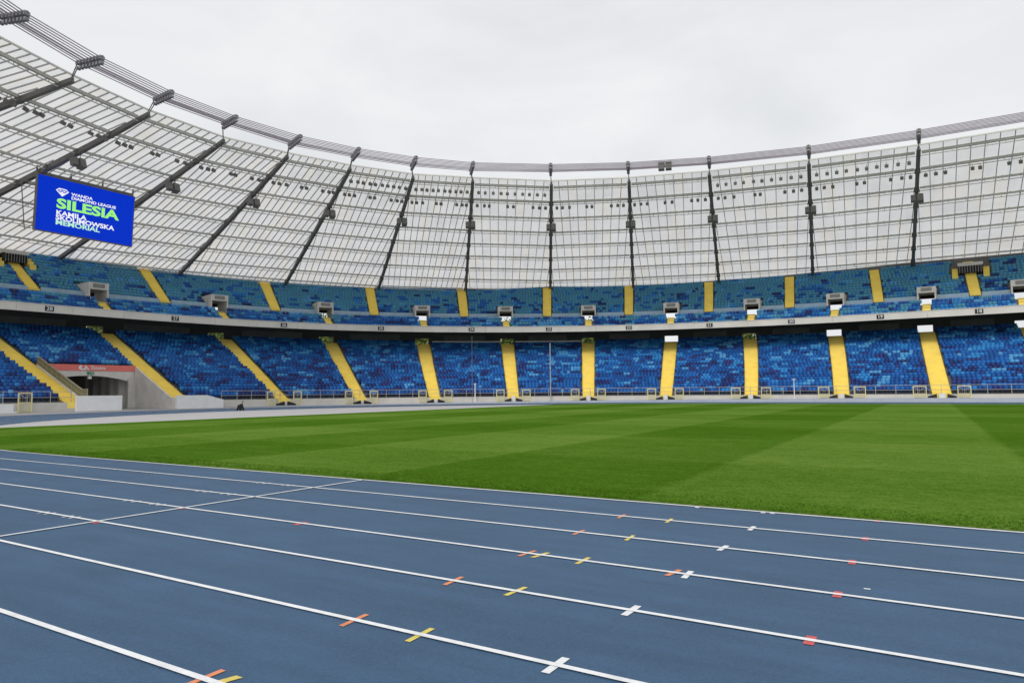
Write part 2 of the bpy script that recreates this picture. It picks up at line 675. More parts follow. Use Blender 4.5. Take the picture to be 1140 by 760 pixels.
# the pitch: a slab of turf three centimetres proud of the track
YG = Y0 + 0.13
inner = [(x, y) for x, y in oval(-0.13)]
gx0 = -40.6
poly = []
yb = YC - math.sqrt((RI - .13) ** 2 - (gx0 - XL) ** 2)
arc = []
for i in range(40):
    t = -math.pi / 2 - i * 0.02
    x, y = XL + (RI - .13) * math.cos(t), YC + (RI - .13) * math.sin(t)
    if x < gx0:
        break
    arc.append((x, y))
arc.append((gx0, yb))
poly = [(80.0, YG), ] + arc + [(x, 2 * YC - y) for x, y in arc[::-1]] + [(80.0, 2 * YC - YG)]
mb = MB()
mb.face([(x, y, 0.035) for x, y in poly][::-1])
n = len(poly)
for i in range(n):
    a, b = poly[i], poly[(i + 1) % n]
    mb.face([(*a, 0.035), (*b, 0.035), (*b, -0.006), (*a, -0.006)])
tag(mb.build('pitch', 'turf'), 'mown green pitch with light and dark stripes', kind='structure')
# real blades along the near edge
gv, gf = [], []
r_ = np.random.RandomState(3)
nb = 26000
xs = -24 + 38 * r_.rand(nb)
ys = YG - 0.02 + (r_.rand(nb) ** 1.5) * 0.7
hh = 0.008 + 0.022 * r_.rand(nb) * np.clip(1.3 - (ys - YG), 0.2, 1)
an = r_.rand(nb) * math.pi
ln = (r_.rand(nb, 2) - .5) * 0.045
wd = 0.006 + 0.006 * r_.rand(nb)
V = np.empty((nb, 3, 3))
V[:, 0, 0] = xs - np.cos(an) * wd; V[:, 0, 1] = ys - np.sin(an) * wd; V[:, 0, 2] = 0.030
V[:, 1, 0] = xs + np.cos(an) * wd; V[:, 1, 1] = ys + np.sin(an) * wd; V[:, 1, 2] = 0.030
V[:, 2, 0] = xs + ln[:, 0]; V[:, 2, 1] = ys + ln[:, 1]; V[:, 2, 2] = 0.034 + hh
me = bpy.data.meshes.new('grass')
me.from_pydata(V.reshape(-1, 3).tolist(), [], np.arange(nb * 3).reshape(-1, 3).tolist())
me.materials.append(MATS['blade'])
go = bpy.data.objects.new('grass', me)
COL.objects.link(go)
tag(go, 'fringe of short grass blades along the near edge of the pitch', 'grass', kind='stuff')

# ------------------------------------------------------------------ lower grandstand
low = empty('lower_grandstand', rg(70, W0, 0), 'lower tier of the stand with blue seats and yellow stairs behind the fence', 'grandstand')
mb = MB()
for r in range(ROWS):
    o, z = lower_o(r), lower_z(r)
    zl = z - RZ if r else 0.75
    segs = [(S0, S1)]
    if o < TB - 0.05:
        segs = [(S0, tun_l(o)), (tun_r(o), S1)]
    for a, b in segs:
        sweep(mb, a, b, [(o, zl), (o, z), (o + RD, z)], closed=False, step=2.0)
# slot between wall and first row, and the concourse floor at the top
for a, b in ((S0, tun_l(W0)), (tun_r(W0), S1)):
    sweep(mb, a, b, [(W0 + 0.2, 0.75), (RO, 0.75)], closed=False, step=2.0)
zt = lower_z(ROWS - 1) + 0.02
sweep(mb, S0, S1, [(lower_o(ROWS), zt - .02), (lower_o(ROWS), zt - 0.35), (19, zt - 0.35), (19, zt - .4), (lower_o(ROWS) - .3, zt - .4)], closed=False, step=2.0)
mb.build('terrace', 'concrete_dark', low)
mb = MB()
for a, b in ((S0, 2.35), (14.2, S1)):
    sweep(mb, a, b, [(W0 - 0.1, -0.01), (W0 - 0.1, 0.9), (W0 + 0.2, 0.9), (W0 + 0.2, -0.01)], step=2.0)
mb.build('perimeter_wall', 'concrete_pale', low)
mb = MB()
def kz(t): return 0.12 + 0.36 * min(1, max(0, (t - 45) / 80))
ss_ = srange(21.0, S1, 2.0)
for i in range(len(ss_) - 1):
    p, q = ss_[i], ss_[i + 1]
    mb.box8([rg(p, W0 - 2.4, -.01), rg(q, W0 - 2.4, -.01), rg(q, W0 - 2.1, -.01), rg(p, W0 - 2.1, -.01),
             rg(p, W0 - 2.4, kz(p)), rg(q, W0 - 2.4, kz(q)), rg(q, W0 - 2.1, kz(q)), rg(p, W0 - 2.1, kz(p))])
mb.build('kerb', 'kerb_lilac', low)
mb = MB()
for i in range(len(ss_) - 1):
    p, q = ss_[i], ss_[i + 1]
    mb.box8([rg(p, W0 - 2.1, -.01), rg(q, W0 - 2.1, -.01), rg(q, W0 - .1, -.01), rg(p, W0 - .1, -.01),
             rg(p, W0 - 2.1, kz(p) - .015), rg(q, W0 - 2.1, kz(q) - .015), rg(q, W0 - .1, kz(q) - .015), rg(p, W0 - .1, kz(p) - .015)])
mb.build('walkway', 'concrete_pale', low)
# back wall of the lower concourse with a doorway above each stair
OB = 11.5
mb = MB()
for k in range(len(AISLE) - 1):
    a, b = aisle_s(k, OB) + 1.0, aisle_s(k + 1, OB) - 1.0
    sweep(mb, a, b, [(OB, 9.2), (OB, 12.98), (OB + .3, 12.98), (OB + .3, 9.2)], step=2.0, mi=0)
    # glazed or shuttered panel set into the wall
    q0, q1 = a + 2.3, b - 2.3
    sweep(mb, q0, q1, [(OB - .08, 9.6), (OB - .08, 11.6), (OB - .01, 11.6), (OB - .01, 9.6)], step=2.0, mi=1)
    sweep(mb, b, b + 2.0, [(OB, 11.05), (OB, 12.98), (OB + .3, 12.98), (OB + .3, 11.05)], step=2.0, mi=0)
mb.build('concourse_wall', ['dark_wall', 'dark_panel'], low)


def stair(k, o0, o1, fs, zf, tread, rise, hw, name, parent, z_end=None):
    """a flight of steps as one stepped ribbon with skirts"""
    mb = MB()
    n = int(round((o1 - o0) / tread))
    for i in range(n):
        oa, ob = o0 + i * tread, o0 + (i + 1) * tread
        z = zf + rise * (i + 1)
        zp = z - rise
        sa, sb = fs(oa), fs(ob)
        la, lb = rg(sa - hw, oa, z), rg(sb - hw, ob, z)
        ra, rb = rg(sa + hw, oa, z), rg(sb + hw, ob, z)
        mb.face([la, ra, rb, lb])
        dz = Vector((0, 0, rise))
        mb.face([la - dz, ra - dz, ra, la])
        dk = Vector((0, 0, rise + .3))
        mb.face([la - dk, la, lb, lb - dk])
        mb.face([ra - dk, rb - dk, rb, ra])
    return mb.build(name, 'yellow_step', parent)


for k in range(len(AISLE)):
    stair(k, RO - .04, lower_o(ROWS) - .04, lambda o, k=k: aisle_s(k, o), 0.84, RD / 2, RZ / 2, AW, 'stairway', low)
    # bottom landing pad between wall and first step
    mb = MB()
    s_ = aisle_s(k, W0)
    sweep(mb, s_ - AW, s_ + AW, [(W0 + 0.21, 0.5), (W0 + 0.21, 0.93), (RO + .02, 0.93), (RO + .02, 0.5)], step=1.1)
    sweep(mb, s_ - AW, s_ + AW, [(W0 - 0.112, 0.32), (W0 - 0.112, 0.93), (W0 + 0.215, 0.935), (W0 + 0.215, 0.32)], step=1.1)
    mb.build('landing', 'yellow_step', low)

# ------------------------------------------------------------------ upper grandstand
upp = empty('upper_grandstand', rg(70, 0, 11.2), 'upper tier of the stand with concrete balcony front under the translucent roof', 'grandstand')
mb = MB()
a = S0
while a < S1:
    b = a + 5.9
    sweep(mb, a + 0.012, b - 0.012, [(0, 11.2), (0, 12.08), (0.25, 12.08), (0.25, 11.2)], step=1.5)
    a = b
sweep(mb, S0, S1, [(-0.06, 12.09), (-0.06, 12.16), (0.3, 12.16), (0.3, 12.09)], step=1.5)
mb.build('balcony_front', 'fascia', upp)
mb = MB()
sweep(mb, S0, S1, [(0.26, 11.25), (3.7, 12.9), (19, 12.98), (19, 13.28), (3.72, 13.28), (0.26, 11.6)], step=2.0)
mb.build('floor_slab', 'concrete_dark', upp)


def cut(segs, a, b):
    out = []
    for p, q in segs:
        if b <= p or a >= q:
            out.append((p, q))
            continue
        if a > p:
            out.append((p, a))
        if b < q:
            out.append((b, q))
    return out


mb = MB()
for r in range(4):
    o, z = 0.35 + 0.8 * r, 11.7 + 0.5 * r
    for p, q in [(S0, S1)]:
        sweep(mb, p, q, [(o, z - .5), (o, z), (o + .8, z)], closed=False, step=2.0)
sweep(mb, S0, S1, [(3.56, 13.2), (3.56, 13.3), (5.0, 13.3)], closed=False, step=2.0)
for r in range(UROWS):
    o, z = up_o(r), up_z(r)
    segs = [(S0, S1)]
    if o < 7.2:
        for s in PORTAL:
            segs = cut(segs, s - PW - .12, s + PW + .12)
    for p, q in segs:
        sweep(mb, p, q, [(o, z - .5), (o, z), (o + .8, z)], closed=False, step=2.0)
        sweep(mb, p, q, [(o + .8, z - .35), (o, z - .85)], closed=False, step=2.0)
oe = up_o(UROWS)
sweep(mb, S0, S1, [(oe, 17), (oe, 21.2), (oe + .25, 21.2), (oe + .25, 17)], step=2.0)
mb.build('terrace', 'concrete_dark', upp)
# wall behind the cross gangway with its pale panels
segs = [(S0, S1)]
for s in PORTAL:
    segs = cut(segs, s - PW - .14, s + PW + .14)
for k in range(len(UAISLE)):
    s = uaisle_s(k, 5)
    segs = cut(segs, s - 0.74, s + 0.74)
for p, q in segs:
    wallm, panm = MB(), MB()
    sweep(wallm, p, q, [(5.0, 13.3), (5.0, 14.25), (5.28, 14.25), (5.28, 13.3)], step=2.0)
    sweep(panm, p, q, [(4.98, 14.26), (4.98, 14.78), (5.03, 14.78), (5.03, 14.26)], step=2.0)
    wallm.build('gangway_wall', 'fascia', upp)
    panm.build('gangway_panel', 'pale_blue', upp)
for k in range(len(UAISLE)):
    stair(k, 4.96, up_o(UROWS) - .04, lambda o, k=k: uaisle_s(k, o), 14.28, 0.4, 0.25, 0.64, 'stairway', upp)
for s in PORTAL:
    stair(0, 0.31, 3.56, lambda o, s=s: s, 11.5, 0.4, 0.235, 0.5, 'short_stairway', upp)
    mb = MB()
    for sg in (-1, 1):
        c0 = s + sg * (PW + 0.0)
        sweep(mb, c0 - .1, c0 + .1, [(3.9, 13.3), (3.9, 15.05), (7.6, 15.05), (7.6, 13.3)], step=1)
    sweep(mb, s - PW - .1, s + PW + .1, [(3.88, 15.06), (3.88, 15.92), (7.6, 15.92), (7.6, 15.06)], step=1)
    pt = mb.build('portal', 'concrete', upp)
    b2 = MB()
    sweep(b2, s - PW - 1.2, s + PW + 1.2, [(11.0, 14.98), (11.0, 17.2), (11.4, 17.2), (11.4, 14.98)], step=1)  # added beam, blocks the sky so the upper opening stays dark
    b2.build('portal_blocker', 'concrete_dark', upp)
    b2 = MB()
    sweep(b2, s - PW * .62, s + PW * .62, [(3.80, 15.3), (3.80, 15.78), (3.87, 15.78), (3.87, 15.3)], step=1)
    b2.build('sign_board', 'sign_grey', pt)

# exits at the very top of two stairs, shade inside painted as black block
for k in (1, 11):
    s = uaisle_s(k, 11.2)
    mb = MB()
    sweep(mb, s - 1.35, s + 1.35, [(10.1, 18.35), (10.1, 19.3), (13, 19.3), (13, 18.35)], step=1, mi=0)
    for i in range(9):
        q = s - 1.25 + i * 0.3125
        mb.bar(rg(q, 10.02, 18.2), rg(q, 10.02, 19.25), 0.04, 0.04, 1)
    sweep(mb, s - 1.35, s + 1.35, [(10.0, 19.25), (10.0, 19.33), (10.08, 19.33), (10.08, 19.25)], step=1, mi=1)
    sweep(mb, s - 1.5, s + 1.5, [(10.05, 19.34), (10.05, 19.75), (13, 19.75), (13, 19.34)], step=1, mi=2)
    mb.build('top_exit', ['black', 'steel_pale', 'concrete'], upp)
    for sg in (-1, 1):
        mb = MB()
        c0 = s + sg * 1.85
        for i in range(3):
            sweep(mb, c0 - .36, c0 + .36, [(9.7 + .8 * i, 17.2 + .5 * i), (9.7 + .8 * i, 18.15 + .5 * i), (10.5 + .8 * i, 18.15 + .5 * i), (10.5 + .8 * i, 17.2 + .5 * i)], step=1)
        mb.build('side_steps', 'yellow_step', upp)

# ------------------------------------------------------------------ seats
SV = np.array([
    # backrest (x along, y outward, z up)
    (-.24, .62, .36), (.24, .62, .36), (.24, .67, .36), (-.24, .67, .36), (-.235, .72, .84), (.235, .72, .84), (.235, .77, .84), (-.235, .77, .84),
    # pan
    (-.22, .22, .38), (.22, .22, .38), (.22, .64, .33), (-.22, .64, .33), (-.22, .20, .44), (.22, .20, .44), (.22, .62, .40), (-.22, .62, .40),
    # foot
    (-.04, .45, .0), (.04, .45, .0), (.04, .60, .0), (-.04, .60, .0), (-.04, .45, .36), (.04, .45, .36), (.04, .60, .36), (-.04, .60, .36)])
_q = ((3, 2, 1, 0), (4, 5, 6, 7), (0, 1, 5, 4), (1, 2, 6, 5), (2, 3, 7, 6), (3, 0, 4, 7))
SF = np.array([[b + i for i in q] for b in (0, 8, 16) for q in _q])
PITCH = 0.50
seats = []      # (pos, x axis, y axis, colour, tier, block, row, index)


def palette(tier, h):
    if tier == 0:
        # lower tier: darker at the foot, brighter towards the back
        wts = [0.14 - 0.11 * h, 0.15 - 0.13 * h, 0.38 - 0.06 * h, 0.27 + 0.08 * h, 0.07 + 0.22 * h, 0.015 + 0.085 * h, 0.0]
    elif tier == 1:
        wts = [0.10, 0.01, 0.18, 0.28, 0.17, 0.08, 0.22]
    else:
        wts = [0.07 - 0.06 * h, 0.0, 0.12 - 0.11 * h, 0.12, 0.06, 0.04, 0.64 + .3 * h]  # upper tier: greenish light through the roof put into more teal seats
    return rng.choices(range(7), [max(0, x) for x in wts])[0]


PREV = {}


def fill_row(tier, block, row, o, z, a, b, h):
    if b - a < 0.6:
        return
    P0, P1 = rg(a, o + .5, z), rg(b, o + .5, z)
    mid = rg((a + b) / 2, o + .5, z)
    ln_ = (P0 - mid).length + (P1 - mid).length
    n = int(ln_ / PITCH)
    ph = rng.choice((0, .25, .5))
    cur = []
    left = 0
    c = 0
    for i in range(n):
        s = a + (b - a) * (i + .5 + ph) / (n + .5)
        if left <= 0:
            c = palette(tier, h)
            old = PREV.get((tier, block))
            if old and rng.random() < 0.14:
                c = old[min(len(old) - 1, int((i + .5) / n * len(old)))]
            left = rng.choice((1, 1, 1, 2, 2, 3))
        left -= 1
        cur.append(c)
        P, Nn = C(s)
        seats.append((P[0] + Nn[0] * o, P[1] + Nn[1] * o, z, Nn[0], Nn[1], c, tier, block, row, i))
    PREV[(tier, block)] = cur


for r in range(ROWS):
    o, z = lower_o(r), lower_z(r)
    for k in range(len(AISLE) - 1):
        a, b = aisle_s(k, o + .5) + AW + .08, aisle_s(k + 1, o + .5) - AW - .08
        a, b = max(a, S0), min(b, S1)
        if (k == 1 and o < TB - 0.05) or (k in (5, 6) and r == ROWS - 1):
            continue
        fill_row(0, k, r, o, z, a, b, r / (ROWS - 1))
for r in range(4):
    for k in range(len(PORTAL) - 1):
        fill_row(1, k, r, 0.35 + .8 * r, 11.7 + .5 * r, PORTAL[k] + .6, PORTAL[k + 1] - .6, r / 3)
for r in range(UROWS):
    o, z = up_o(r), up_z(r)
    segs = [(S0, S1)]
    if o < 7.2:
        for s in PORTAL:
            segs = cut(segs, s - PW - .2, s + PW + .2)
    for k in range(len(UAISLE)):
        s = uaisle_s(k, o + .4)
        segs = cut(segs, s - .70, s + .70)
    if r >= 6:
        for k in (1, 11):
            s = uaisle_s(k, 11.2)
            segs = cut(segs, s - 2.3, s + 2.3)
    for j, (p, q) in enumerate(segs):
        fill_row(2, j, r, o, z, p, q, r / (UROWS - 1))

SA = np.array(seats, dtype=float)
# the 300 that show largest: nearest seats of the lower tier inside the frame
rel = SA[:, :3] - np.array([0, 0, 1.64])
dep = rel @ np.array(Fc)
uu = (rel @ np.array(R2)) / dep * 787.4
ok = (np.abs(uu) < 562) & (SA[:, 6] == 0)
cand = np.where(ok)[0]
cand = cand[np.argsort(dep[cand])][:300]
single = set(cand.tolist())
rest = np.array([i for i in range(len(SA)) if i not in single])


def seat_block(idx):
    A_ = SA[idx]
    n = len(A_)
    Nn = A_[:, 3:5]
    T = np.stack([Nn[:, 1], -Nn[:, 0]], 1)
    V = np.empty((n, len(SV), 3))
    V[:, :, 0] = A_[:, None, 0] + SV[None, :, 0] * T[:, None, 0] + SV[None, :, 1] * Nn[:, None, 0]
    V[:, :, 1] = A_[:, None, 1] + SV[None, :, 0] * T[:, None, 1] + SV[None, :, 1] * Nn[:, None, 1]
    V[:, :, 2] = A_[:, None, 2] + SV[None, :, 2]
    return V


V = seat_block(rest)
n = len(rest)
Fa = (np.arange(n)[:, None, None] * len(SV) + SF[None]).reshape(-1, 4)
me = bpy.data.meshes.new('stadium_seats')
me.vertices.add(V.shape[0] * V.shape[1])
me.vertices.foreach_set('co', V.reshape(-1))
me.loops.add(Fa.size)
me.loops.foreach_set('vertex_index', Fa.reshape(-1).astype(np.int32))
me.polygons.add(len(Fa))
me.polygons.foreach_set('loop_start', np.arange(0, Fa.size, 4, dtype=np.int32))
for q, _c in SEATS:
    me.materials.append(MATS['seat_' + q])
me.polygons.foreach_set('material_index', np.repeat(SA[rest, 5].astype(np.int32), len(SF)))
me.update(calc_edges=True)
me.validate()
me.polygons.foreach_set('use_smooth', np.ones(len(me.polygons), dtype=bool))
o = bpy.data.objects.new('stadium_seats', me)
COL.objects.link(o)
tag(o, 'thousands of blue plastic seats filling both tiers of the stand', 'seats', kind='stuff')

CNAME = {0: 'navy', 1: 'violet', 2: 'royal blue', 3: 'cobalt blue', 4: 'azure', 5: 'light blue', 6: 'teal blue'}
seat_me = {}
for c, (q, _c) in enumerate(SEATS):
    m_ = bpy.data.meshes.new('stadium_seat')
    m_.from_pydata(SV.tolist(), [], SF.tolist())
    m_.materials.append(MATS['seat_' + q])
    m_.polygons.foreach_set('use_smooth', [True] * len(m_.polygons))
    seat_me[c] = m_
BLOCK = {0: 'block at the left edge', 1: 'block above the tunnel', 2: 'block right of the tunnel', 11: 'block at the right edge'}
rowmin = {}
for i in cand:
    b = int(SA[i, 7])
    key = (b, int(SA[i, 8]))
    rowmin[key] = min(rowmin.get(key, 999), int(SA[i, 9]))
for i in cand:
    x, y, z, nx, ny, c, tier, b, r, j = SA[i]
    c, b, r, j = int(c), int(b), int(r), int(j)
    s_o = bpy.data.objects.new('stadium_seat', seat_me[c])
    s_o.location = (x, y, z)
    s_o.rotation_euler = (0, 0, math.atan2(-nx, ny))
    COL.objects.link(s_o)
    jj = j - rowmin[(b, r)]
    tag(s_o, f'{CNAME[c]} seat, {ORD[min(jj, 29)]} from the left in {ORD[r]} row up, {BLOCK.get(b, "block %d" % b)}', 'seat', 'blue seats of the lower tier')

# ------------------------------------------------------------------ roof
PI_ = [(-61.3, 17.5), (-65.0, 24.9), (-67.6, 32.4), (-69.5, 40.8), (-69.8, 49.9), (-68.0, 57.5), (-65.0, 65.1), (-60.7, 72.5), (-54.9, 78.2),
       (-46.6, 85.5), (-36.9, 90.1), (-26.7, 93.3), (-14.6, 95.9), (-2.4, 97.2), (9.8, 97.4), (22, 96.6), (34, 94.5)]
PO_ = [(-92, -11.5), (-99, 2), (-102.6, 15.9), (-105, 31.8), (-104.7, 48.1), (-100.9, 64.2), (-94.6, 79.6), (-86.5, 93.5), (-75.7, 105.3),
       (-63.7, 115.9), (-49.4, 121.7), (-34.9, 126.4), (-19.7, 129.0), (-5.0, 130.2), (10.5, 130.3), (25, 129), (40, 127)]
ZI, ZO = 31.0, 20.0
NB = len(PI_) - 1


def RP(k, x, t, dz=0.0):
    """roof point of bay k: x across the bay 0..1, t from inner edge 0 to outer edge 1"""
    a = Vector((*PI_[k], ZI)).lerp(Vector((*PI_[min(k + 1, NB)], ZI)), x)
    b = Vector((*PO_[k], ZO)).lerp(Vector((*PO_[min(k + 1, NB)], ZO)), x)
    p = a.lerp(b, t)
    p.z += dz
    return p


roof = empty('stadium_roof', RP(8, 0, .5), 'translucent white roof ring on dark girders over the stands', 'roof')
PUR = [0.034, 0.137, 0.26, 0.375, 0.49, 0.605, 0.722, 0.84, 0.945]
TS = [0.0] + PUR[1:] + [1.0]
for k in range(NB):
    gm, bm_ = MB(), MB()
    wi = (RP(k, 1, 0) - RP(k, 0, 0)).length
    wo_ = (RP(k, 1, 1) - RP(k, 0, 1)).length
    def width(t): return wi + (wo_ - wi) * t
    pitch = wi / 8.6
    for i in range(len(TS) - 1):
        t0, t1 = TS[i], TS[i + 1]
        nx = 12
        for j in range(nx):
            tone = rng.choices((0, 1, 2), (0.6, 0.25, 0.15 + 0.25 * t0))[0]
            gm.face([RP(k, j / nx, t0), RP(k, (j + 1) / nx, t0), RP(k, (j + 1) / nx, t1), RP(k, j / nx, t1)], tone)
    gl = gm.build('glazing', ['glazing_a', 'glazing_b', 'glazing_c'], roof)
    jmax = int(wo_ / pitch) + 1
    for j in range(-jmax, jmax + 1):
        xo = (j + .5) * pitch
        # the bar runs parallel to the bay's centre line and ends at a girder
        lim0 = 0.0
        if abs(xo) > wi / 2 - .1:
            lim0 = (abs(xo) + .1 - wi / 2) / ((wo_ - wi) / 2)
        if lim0 >= 0.97:
            continue
        a_ = RP(k, .5 + xo / width(lim0), lim0, -0.10)
        b_ = RP(k, .5 + xo / width(1), 1, -0.10)
        bm_.bar(a_, b_, 0.085, 0.12)
    bm_.build('glazing_bar_lattice', 'bar_grey', gl)
for k in range(NB + 1):
    mb = MB()
    pts = [RP(k, 0, t) for t in (0.0, 0.10, 0.30, 0.5, 0.7, 0.9, 0.985)]
    dep_ = [0.28, 0.42, 0.5, 0.52, 0.5, 0.42, 0.3]
    wid = 0.30
    side = (RP(k, 0, 1) - RP(k, 0, 0)).cross(Vector((0, 0, 1))).normalized()
    for i in range(len(pts) - 1):
        a_, b_ = pts[i], pts[i + 1]
        za, zb = dep_[i], dep_[i + 1]
        q = lambda p, sg, d: p + side * (sg * wid / 2) + Vector((0, 0, -0.22 - d))
        mb.box8([q(a_, -1, za), q(a_, 1, za), q(b_, 1, zb), q(b_, -1, zb), q(a_, -1, 0), q(a_, 1, 0), q(b_, 1, 0), q(b_, -1, 0)])
        fl = 0.23
        g = lambda p, sg, d: p + side * (sg * fl) + Vector((0, 0, -0.22 - d))
        mb.box8([g(a_, -1, za + .14), g(a_, 1, za + .14), g(b_, 1, zb + .14), g(b_, -1, zb + .14), g(a_, -1, za), g(a_, 1, za), g(b_, 1, zb), g(b_, -1, zb)])
    for t in PUR[1:]:
        mb.box(RP(k, 0, t, -0.52), side * .33, (RP(k, 0, t + .01) - RP(k, 0, t - .01)).normalized() * .16, (0, 0, .26))
    mb.build('girder', 'girder_dark', roof)
for t in PUR:
    mb = MB()
    big = t < 0.2
    hgt, wdt, drop = (0.30, 0.28, 0.28) if big else (0.22, 0.22, 0.32)
    for k in range(NB):
        mb.bar(RP(k, 0.03, t, -drop), RP(k, 0.97, t, -drop), wdt, hgt)
        # light lower chord and the short seats that carry the glazing
        mb.bar(RP(k, 0.02, t, -drop - .42), RP(k, 0.98, t, -drop - .42), 0.08, 0.08)
        for j in range(1, 7):
            mb.bar(RP(k, j / 7, t, -drop), RP(k, j / 7, t, -drop - .42), 0.05, 0.05)
        for j in range(1, 14):
            mb.bar(RP(k, j / 14, t, -.14), RP(k, j / 14, t, -drop), 0.12, 0.12)
    mb.build('purlin', 'purlin_grey', roof)
mb = MB()
for k in range(NB):
    a_, b_ = RP(k, 0, 1, -.28), RP(k, 1, 1, -.28)
    mb.bar(a_, b_, 0.45, 0.75)
    a_, b_ = RP(k, 0, 0, -.02), RP(k, 1, 0, -.02)
    mb.bar(a_, b_, 0.12, 0.16)
mb.build('gutter', 'fascia', roof)

# ring of cables inside the roof edge
ring_ = empty('cable_ring', RP(9, 0, 0), 'ring of parallel dark steel cables hanging inside the roof edge', 'cables')


def inward(k):
    d = Vector((PI_[k][0] - PO_[k][0], PI_[k][1] - PO_[k][1], 0))
    return d.normalized()


RIN = [(-56.2, 18.3), (-59.63, 25.13), (-62.15, 32.18), (-63.6, 39.63), (-63.72, 47.03), (-62.49, 54.71), (-59.91, 61.48), (-56.18, 67.71), (-51.4, 73.38),
       (-43.42, 79.53), (-34.68, 84.42), (-25.22, 88.1), (-13.81, 90.83), (-2.16, 92.03), (9.7, 92.2), (21.6, 91.5), (32.8, 89.8)]
ROUT = [(-58.8, 17.1), (-62.17, 24.28), (-65.27, 31.59), (-66.99, 39.85), (-66.95, 47.67), (-66.13, 56.12), (-63.01, 63.41), (-59.15, 70.31), (-53.8, 76.2),
        (-45.08, 82.54), (-35.9, 87.5), (-26.07, 91.3), (-14.3, 94.3), (-2.3, 95.6), (9.75, 95.8), (21.8, 95.1), (33.3, 93.3)]


def CB(k, f, z):
    """point on the clamp of axis k: f 0 at the roof side, 1 at the open side"""
    a, b = ROUT[k], RIN[k]
    return Vector((a[0] + (b[0] - a[0]) * f, a[1] + (b[1] - a[1]) * f, z))


NC = 8
for c in range(NC):
    for lev in (0, 1):
        if lev == 1 and c not in (3, 4):
            continue
        mb = MB()
        f = 0.05 + 0.90 * c / (NC - 1)
        for k in range(NB):
            mb.tube(CB(k, f, ZI + 0.15 - 0.30 * lev), CB(k + 1, f, ZI + 0.15 - 0.30 * lev), 0.048, 6)
        mb.build('cable', 'cable', ring_)
for k in range(NB + 1):
    mb = MB()
    a_, b_ = CB(k, 0, ZI), CB(k, 1, ZI)
    d = (b_ - a_).normalized()
    x = Vector((-d.y, d.x, 0))
    for zz in (.28, -.34):
        mb.bar(a_ + Vector((0, 0, zz)), b_ + Vector((0, 0, zz)), 0.16, 0.12)
    for c in range(NC):
        p_ = CB(k, 0.05 + 0.90 * c / (NC - 1), ZI)
        mb.box(p_ + Vector((0, 0, .15)), x * .24, d * .10, (0, 0, .16))
        mb.box(p_ + Vector((0, 0, -.30)), x * .18, d * .09, (0, 0, .13))
    mb.build('cable_clamp', 'clamp_grey', ring_)
    for zz in (.2, -.3):
        mb = MB()
        mb.tube(RP(k, 0, 0.004) + Vector((0, 0, -.15 if zz > 0 else -.45)), a_ + Vector((0, 0, zz)), 0.05, 6)
        mb.build('tie_rod', 'steel_grey', ring_)
# box trolley on the cables
k_, x_ = 10, 0.46
p0 = CB(k_, .5, ZI).lerp(CB(k_ + 1, .5, ZI), x_)
xx = (RP(k_, 1, 0) - RP(k_, 0, 0)).normalized()
yy = Vector((-xx.y, xx.x, 0))
mb = MB()
for sg in (-1, 1):
    mb.box(p0 + xx * sg * .46 + Vector((0, 0, -.15)), xx * .38, yy * .5, (0, 0, .5))
mb.bar(p0 - xx * .9 + Vector((0, 0, .4)), p0 + xx * .9 + Vector((0, 0, .4)), .14)
tag(mb.build('cable_trolley', 'girder_dark'), 'pair of small dark boxes clipped to the cable ring', 'equipment box')

# floodlights: one kind, hung under two purlins
fm = MB()
fm.tube((0, 0, 0), (0, 0, -.34), 0.035, 6)
fm.bar((-.24, 0, -.34), (.24, 0, -.34), .05, .04)
for sg in (-1, 1):
    fm.bar((sg * .24, 0, -.34), (sg * .24, 0.02, -.62), .04, .05)
fm.box((0, 0.03, -.62), (.23, 0, 0), (0, .2, -.12), (0, .12, .2))
fm.box((0, -.16, -.52), (.17, 0, 0), (0, .05, -.03), (0, .03, .12))
fl_me = None
BAYN = {i: ORD[i - 1] + ' roof bay from the left' for i in range(1, 14)}


def flood(k, x, t, drop, lab, i):
    global fl_me
    p_ = RP(k, x, t, -drop)
    d = inward(k)
    ang = math.atan2(-d.x, d.y)
    if fl_me is None:
        o = fm.build('floodlight', 'girder_dark')
        fl_me = o.data
    else:
        o = bpy.data.objects.new('floodlight', fl_me)
        COL.objects.link(o)
    o.location = p_
    o.scale = (.8, .8, .8)
    o.rotation_euler = (rng.uniform(-.1, .1), 0, ang + rng.uniform(-.15, .15))
    tag(o, lab, 'floodlight', 'floodlights under the roof')


for k in range(1, 14):
    ks = k - 1
    nm = 'bay at the left edge of the photo' if k == 1 else BAYN[k]
    xs2 = [0.07, 0.15, 0.23, 0.45, 0.52, 0.76, 0.85, 0.93]
    for i, x in enumerate(xs2):
        flood(k, x + rng.uniform(-.012, .012), PUR[1], 0.7, f'{ORD[i]} small dark floodlight on the second purlin, {nm}', i)
    if k in (6, 7, 8, 11, 12):
        for i in range(10):
            flood(k, 0.075 + 0.093 * i + rng.uniform(-.008, .008), PUR[0] + .012, 0.7, f'{ORD[i]} small dark floodlight on the innermost purlin, {nm}', i)

